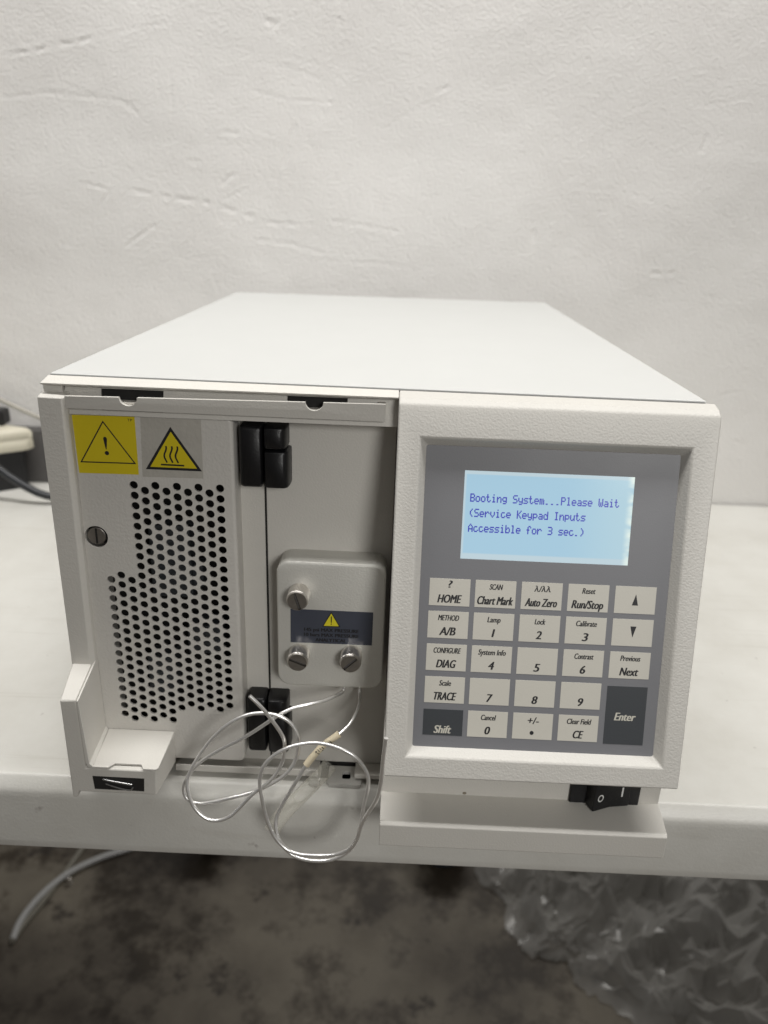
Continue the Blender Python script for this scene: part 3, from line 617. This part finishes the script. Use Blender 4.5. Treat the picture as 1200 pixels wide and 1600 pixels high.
# screen: backlit panel, pale edge strips, dot-matrix text
b = nb(); fprism(b, [(180, 136.6), (252.8, 136.6), (252.8, 174.8), (180, 174.8)], 5.35, 6.5); lcd = P('lcd_screen', b, lcd_m)
G57 = {'B': '1e11111e11111e', 'o': '00000e1111110e', 't': '08081c08080906', 'i': '04000c0404040e', 'n': '0000161911 1111'.replace(' ', ''), 'g': '000f11110f010e', 'S': '0f10100e01011e', 'y': '001111110f010e',
 's': '00000f100e011e', 'e': '00000e111f100e', 'm': '00001a15151515', '.': '0000000000000c', 'P': '1e11111e101010', 'l': '0c04040404040e', 'a': '00000e010f110f', 'W': '1111111515150a', '(': '02040808080402', 'r': '00001619101010',
 'v': '0000111111 0a04'.replace(' ', ''), 'c': '00000e1010110e', 'K': '11121418141211', 'p': '001e11111e1010', 'd': '01010d1311110f', 'I': '0e04040404040e', 'u': '0000111111130d', 'A': '040a11111f1111', 'b': '1010161911111e',
 'f': '0609081c080808', '3': '1e01010e01011e', ')': '08040202020408'}
def lcd_line(s, x0, base):
    b = nb(); dx, dz = .377, .49
    for k, ch in enumerate(s):
        g = G57.get(ch)
        if not g: continue
        for r in range(7):
            bits = int(g[2*r:2*r+2], 16)
            for c in range(5):
                if bits >> (4-c) & 1:
                    x = x0+k*6*dx+c*dx; z = base+(6-r)*dz - (dz if ch in 'gyp' else 0); lay = 5.28+.006*((c+2*r) % 4)
                    b.faces.new([b.verts.new(face(a_, c_, lay)) for a_, c_ in ((x-.07, z-.03), (x+dx+.07, z-.03), (x+dx+.07, z+dz+.03), (x-.07, z+dz+.03))])
    P('screen_text', b, lcd_text, lcd)
lcd_line('Booting System...Please Wait', 183.5, 161.2)
lcd_line('(Service Keypad Inputs', 183.3, 154.9)
lcd_line('Accessible for 3 sec.)', 183.3, 148.6)
# keys
XC = [168.1, 187.8, 207.7, 227.7, 247.9]; ZT = [128.5, 114.4, 100.1, 85.7, 71.1]
XW = 17.5; ZH = 11.65
rows = [[('?', 'HOME'), ('SCAN', 'Chart Mark'), ('λ/λλ', 'Auto Zero'), ('Reset', 'Run/Stop'), ('', 'UP')],
        [('METHOD', 'A/B'), ('Lamp', '1'), ('Lock', '2'), ('Calibrate', '3'), ('', 'DOWN')],
        [('CONFIGURE', 'DIAG'), ('System Info', '4'), ('', '5'), ('Contrast', '6'), ('Previous', 'Next')],
        [('Scale', 'TRACE'), ('', '7'), ('', '8'), ('', '9'), None],
        [('', 'Shift'), ('Cancel', '0'), ('+/-', '•'), ('Clear Field', 'CE'), None]]
WT = {'HOME': 9.6, 'Chart Mark': 15.2, 'Auto Zero': 13.4, 'Run/Stop': 13.2, 'A/B': 6.6, 'DIAG': 7.9, 'Next': 7.6, 'TRACE': 9.6, 'Shift': 7.2, 'CE': 4.0, 'Enter': 8.8,
      '1': .85, '2': 2.1, '3': 2.1, '4': 2.2, '5': 2.1, '6': 2.1, '7': 2.1, '8': 2.1, '9': 2.1, '0': 2.1,
      '?': 1.5, 'SCAN': 5.3, 'λ/λλ': 7.0, 'Reset': 5.4, 'METHOD': 8.8, 'Lamp': 5.5, 'Lock': 4.4, 'Calibrate': 8.9, 'CONFIGURE': 11.6, 'System Info': 11.8, 'Contrast': 8.2, 'Previous': 8.4,
      'Scale': 5.0, 'Cancel': 6.3, '+/-': 4.8, 'Clear Field': 10.4}
fp = lambda x, v: face(x, v, 4.80)
def make_key(x0, z1, up, lo, hgt=ZH, dark_key=False, wd=XW):
    b = nb(); sk = random.uniform(-.05, .05)
    fprism(b, [(x0, z1-hgt), (x0+wd, z1-hgt), (x0+wd, z1), (x0, z1)], 4.84, 4.935); k = P('key', b, keyd_m if dark_key else key_m)
    b = nb(); cx = x0+wd/2+.1; z0 = z1-hgt
    if lo == 'UP': b.faces.new([b.verts.new(fp(x, z)) for x, z in ((cx-1.4, z0+3.6), (cx+1.2, z0+3.6), (cx+.1, z0+8.4))])
    elif lo == 'DOWN': b.faces.new([b.verts.new(fp(x, z)) for x, z in ((cx-1.2, z0+8.6), (cx+1.4, z0+8.6), (cx+.0, z0+3.8))])
    elif lo == '•': b.faces.new([b.verts.new(fp(cx+.9*math.cos(a*.3927)-.3, z0+2.9+.9*math.sin(a*.3927))) for a in range(16)])
    else:
        base = z0+1.35 if not dark_key else (z0+1.0 if lo == 'Shift' else z0+hgt/2-2.2)
        text_plane(lo, cx, base, WT[lo], 3.45, fp, shear=.20, bold=(.18 if lo != '1' else 0), bm=b)
    if up:
        cap = 2.35 if up not in ('?', '+/-') else 3.0
        text_plane(up, cx+.1 if up != 'λ/λλ' else cx+.3, z0+(7.75 if up != '?' else 7.9)-(0 if up != '+/-' else .8), WT[up], cap, fp, shear=.16, bold=.10, bm=b)
    P('key_legend', b, lightp if dark_key else blackp, k)
for j, row in enumerate(rows):
    for i, kk in enumerate(row):
        if kk: make_key(XC[i], ZT[j], kk[0], kk[1], dark_key=(kk[1] == 'Shift'))
make_key(XC[4], 84.9, '', 'Enter', 26.0, True)

# --- rocker power switch
b = nb(); L_ = []
for inset, y in ((0, 20.2), (0, 19.0), (.5, 18.5)):
    L_.append([(x, y, z) for x, z in rrect(240.0+inset, 272.8-inset, 15.1+inset, 36-inset, 1.0, 3)])
loft(b, L_); sw = P('power_switch', b, black)
b = nb(); prf = [(247.2, 19), (249.6, 12.4), (250.4, 12.6), (258.5, 16.0), (267.6, 17.4), (268.0, 19)]
prism(b, [(x, y, 17.4) for x, y in prf], [(x, y, 34) for x, y in prf]); rk = P('rocker', b, black, sw, bevel=.35)
b = nb(); fr = lambda x: 12.6+(x-250.4)*(16.0-12.6)/8.1-.08
vs = []
for R in (2.05, 1.35): vs.append([b.verts.new((253.0+R*.72*math.cos(2*math.pi*k/24), fr(253.0+R*.72*math.cos(2*math.pi*k/24)), 24.3+R*math.sin(2*math.pi*k/24))) for k in range(24)])
for k in range(24): j = (k+1) % 24; b.faces.new((vs[0][k], vs[0][j], vs[1][j], vs[1][k]))
f2 = lambda x: 16.0+(x-258.5)*(1.4/9.1)-.08
b.faces.new([b.verts.new((x, f2(x), z)) for x, z in ((263.3, 23.2), (264.1, 23.2), (264.1, 28.6), (263.3, 28.6))])
P('switch_marks', b, whitep, rk)

# ================================================================== TUBES
def tidy(P_, n=5, it=3): return smooth_path(catmull(P_, n), it)
up1 = lambda P_: [(P_[0][0]+.4, P_[0][1]+.5, P_[0][2]+6)]+list(P_)
b = nb(); tube(b, tidy(up1(TUBE_A)), .88, 12)
o = obj('steel_tube', b, steel, smooth=True, angle=60); tag(o, 'bent steel tube coiled in front of the black lower hinge, left of two', 'metal tube', 'steel tubes hanging from the cell plate')
rt = thing('steel_tube', (140, 30, 40), 'bent steel tube with cream marker sleeve looping down beside the control panel', 'metal tube', 'steel tubes hanging from the cell plate')
b = nb(); tube(b, tidy(up1(TUBE_B1)), .68, 12); obj('upper_section', b, steel, rt, smooth=True, angle=60)
b = nb(); tube(b, tidy(TUBE_B3), .90, 12); obj('loop_section', b, steel, rt, smooth=True, angle=60)
sp_ = tidy(SLEEVE, 5, 1); b = nb(); tube(b, sp_, lambda t: 1.72-.12*math.sin(t*3.1)+.04*math.sin(t*23), 18); sl = obj('marker_sleeve', b, sleeve_m, rt, smooth=True, angle=60)
# hand inked marks round the sleeve
def ring_mark(idx, a0, a1, wd, r=1.74):
    c = sp_[idx]; d = (sp_[idx+1]-sp_[idx-1]).normalized(); a, q = frame_of(d); bb = []
    ref = Vector((0, -1, 0)); ref = (ref-d*ref.dot(d)).normalized(); bn = d.cross(ref); n = 8
    for k in range(n+1):
        t = math.radians(a0+(a1-a0)*k/n); dirn = ref*math.cos(t)+bn*math.sin(t); bb.append((c+dirn*r-d*wd/2, c+dirn*r+d*wd/2))
    return bb
b = nb()
def add_strip(pairs):
    vv_ = [(b.verts.new(p), b.verts.new(q)) for p, q in pairs]
    for p, q in zip(vv_, vv_[1:]): b.faces.new((p[0], q[0], q[1], p[1]))
for idx, a0, a1, wd in ((6, -50, 30, .35), (7, -20, 15, .3), (11, -25, 20, .45), (12, -55, -30, .7), (12, 0, 32, .35), (13, -10, 40, .35), (14, -50, 5, .35), (14, 18, 42, .8)):
    add_strip(ring_mark(min(idx, len(sp_)-2), a0, a1, wd))
obj('ink_marks', b, blackp, sl)
# clear drain tube sleeve hanging from the tab
DRAIN = [(124, 47, 9), (121.5, 44, 7)]+[(x, y, z) for x, y, z in DRAIN]
b = nb(); dp = tidy(DRAIN); tube(b, dp, 3.9, 24, cap=False); o = obj('drain_tube', b, tube_clear, smooth=True, angle=60)
tag(o, 'faint clear plastic drain tube hanging in front of the table edge behind the steel loops', 'clear tube')

# ================================================================== THINGS BEHIND
ps = thing('power_strip', (-260, 440, 0), 'cream power strip with rounded corners at the left photo edge beside the wall', 'power strip')
def rot(pts, c, a): return [(c[0]+(x-c[0])*math.cos(a)-(y-c[1])*math.sin(a), c[1]+(x-c[0])*math.sin(a)+(y-c[1])*math.cos(a)) for x, y in pts]
b = nb(); L_ = []
qd = [(-205, 476), (-262, 492), (-700, 250), (-640, 200)]
def quad_round(q, r, n=4):
    out = []
    for i in range(len(q)):
        p, c, d = Vector(q[i-1]), Vector(q[i]), Vector(q[(i+1) % len(q)]); u = (p-c).normalized(); v_ = (d-c).normalized()
        s, e = c+u*r, c+v_*r
        for k in range(n+1): t_ = k/n; out.append(tuple(s*(1-t_)**2+c*2*t_*(1-t_)+e*t_*t_))
    return out
# seen end-on: the strip runs out of frame to the left, its end face turned to the instrument
q0 = [(-212, 472), (-280, 494), (-520, 380), (-430, 300)]
for ins, z in ((2, 39.5), (0, 41), (0, 50), (.9, 50.3), (.9, 51.2), (0, 51.5), (0, 57), (2.5, 60.5), (7, 61.5)):
    cc = Vector((-330, 410)); L_.append([(cc.x+(x-cc.x)*(1-ins/90), cc.y+(y-cc.y)*(1-ins/90), z) for x, y in quad_round(q0, 14)])
loft(b, L_); obj('housing', b, strip_m, ps, smooth=True, angle=45)
b = nb(); loft(b, [[(-262+13*math.cos(k*.2618), 446+13*math.sin(k*.2618), z) for k in range(24)] for z in (61.4, 62.0)]); obj('outlet_ring', b, mat('outlet_cream', (.50, .47, .38), .5), ps)
b = nb(); box(b, -278, -246, 470, 488, 61.6, 78); obj('plug', b, black, ps, bevel=3, seg=3)
o = obj('charger', quad_black := (lambda bm: (loft(bm, [[(x, y, z) for x, y in quad_round([(-222, 466), (-285, 488), (-500, 380), (-420, 310)], 8)] for z in (.1, 39.3)]), bm)[1])(nb()), black, smooth=True, angle=45)
tag(o, 'black charger brick under the cream power strip at left', 'charger')
b = nb(); box(b, -700, 60, 478, 494, .2, 57); o = obj('cable_duct', b, darkgrey, bevel=1.5)
tag(o, 'dark grey cable duct lying along the foot of the wall behind the power strip', 'cable duct')
b = nb(); tube(b, tidy([(-330, 400, 62), (-275, 410, 56), (-238, 415, 42), (-212, 414, 24), (-184, 416, 9), (-150, 432, 3.3), (-110, 445, 3.3), (-60, 455, 3.3), (10, 462, 4), (60, 462, 12), (110, 453, 30)], 8), 3.9, 14)
o = obj('power_cable', b, blackcable, smooth=True, angle=60); tag(o, 'black cable curving over the table from the power strip to behind the instrument', 'cable')
b = nb(); tube(b, tidy([(-420, 430, 150), (-330, 468, 118), (-262, 474, 94), (-232, 476, 80), (-205, 478, 68), (-170, 482, 62), (-90, 484, 60.5), (20, 484, 60.3)], 8), 2.0, 12)
o = obj('thin_cable', b, greycable, smooth=True, angle=60); tag(o, 'thin pale grey cable slanting down in front of the wall above the power strip', 'cable')

# floor things
b = nb(); tube(b, tidy([(-150, 760, -735), (-215, 742, -735), (-270, 713, -735), (-310, 690, -734), (-347, 655, -732), (-370, 610, -730), (-381, 565, -731), (-379, 533, -734)], 8), 4.6, 12)
o = obj('white_cable', b, whitecable, smooth=True, angle=60); tag(o, 'white cable curving across the floor below the table, upper one of the crossing pair', 'cable', 'white cables on the floor')
b = nb(); tube(b, tidy([(-338, 790, -736), (-346, 720, -736), (-350, 690, -736), (-356, 650, -736), (-366, 600, -736), (-376, 560, -736), (-380, 530, -736)], 8), 4.2, 12)
o = obj('white_cable', b, mat('cream_cable', (.42, .40, .34), .5), smooth=True, angle=60); tag(o, 'duller cream cable lying straighter on the floor under the crossing white cable', 'cable', 'white cables on the floor')
b = nb(); loft(b, [[(-341+r*math.cos(k*.3927), 641+r*math.sin(k*.3927), z) for k in range(16)] for r, z in ((5.5, -739.8), (5.5, -737), (3.5, -735.5), (3.2, -728), (1.5, -727))]); o = obj('metal_bolt', b, chrome, smooth=True, angle=40)
tag(o, 'small shiny bolt standing on the floor beside the white cables', 'bolt')
# dark castor and blue grey tub seen just under the table edge
ca = thing('castor_wheel', (-125, 730, -740), 'black castor wheel in the shadow under the table edge left of centre', 'castor')
b = nb(); loft(b, [[(x, 730+r*math.cos(k*.2618), -700+r*math.sin(k*.2618)) for k in range(24)] for x, r in ((-152, 30), (-148, 38), (-118, 38), (-114, 30))]); obj('wheel', b, black, ca, smooth=True, angle=40)
b = nb(); box(b, -160, -100, 712, 765, -662, -655); box(b, -160, -155, 715, 745, -705, -662.2); box(b, -105, -100, 715, 745, -705, -662.2); obj('bracket', b, darkgrey, ca, bevel=1)
tb = thing('plastic_tub', (262, 745, -740), 'blue grey round tub in the dark under the table centre', 'tub')
b = nb(); loft(b, [[(262+r*math.cos(k*.2), 745+r*math.sin(k*.2), z) for k in range(31)] for r, z in ((36, -739.8), (40, -735), (43, -700), (45, -660), (41, -659))]); obj('tub_body', b, blueobj, tb, smooth=True, angle=40)
b = nb(); loft(b, [[(262+r*math.cos(k*.2), 745+r*math.sin(k*.2), z) for k in range(31)] for r, z in ((47, -658.9), (47, -652), (44, -650))]); obj('lid', b, blueobj, tb, smooth=True, angle=40)
# crumpled clear film
def film_mesh():
    b = nb()
    for seed, nx_, ny_, lift, back in ((0, 74, 54, 0, 0), (31, 60, 40, 14, 45)):
        V = []
        pts = [(325, 790), (318, 700), (340, 640), (352, 590), (385, 548), (430, 530), (470, 495), (515, 430), (600, 400), (720, 380), (900, 380)]
        for j in range(ny_+1):
            for i in range(nx_+1):
                u, v_ = i/nx_, j/ny_; f_ = u*(len(pts)-1); k = min(int(f_), len(pts)-2)
                e = Vector(pts[k]).lerp(Vector(pts[k+1]), f_-k); p = e.lerp(Vector((700+u*150, 900)), v_+back/500*(1-v_))
                wob = 1 if 0 < i < nx_ else 0
                x = p.x+26*noise.noise((p.x*.016, p.y*.016, 7+seed))+5*random.uniform(-1, 1); y = p.y+26*noise.noise((p.x*.016, p.y*.016, 17+seed))+5*random.uniform(-1, 1)*wob
                r1 = 1-abs(noise.noise((x*.009+y*.004, y*.012-x*.003, 3+seed)))*3.4; r2 = 1-abs(noise.noise((x*.024, y*.03, 9+seed)))*3.0
                h = max(0, r1)*46+max(0, r2)*15+random.uniform(0, 3.5)+8+lift
                V.append(b.verts.new((x, y, -738.5+h*min(1, v_*5+.03))))
        for j in range(ny_):
            for i in range(nx_):
                k = j*(nx_+1)+i; a_, b_, c_, d_ = V[k], V[k+1], V[k+nx_+2], V[k+nx_+1]
                if random.random() < .5: b.faces.new((a_, b_, c_)); b.faces.new((a_, c_, d_))
                else: b.faces.new((a_, b_, d_)); b.faces.new((b_, c_, d_))
    return b
o = obj('plastic_film', film_mesh(), film, smooth=True, angle=28); tag(o, 'crumpled clear plastic film lying on the floor under the right end of the table', 'plastic film')
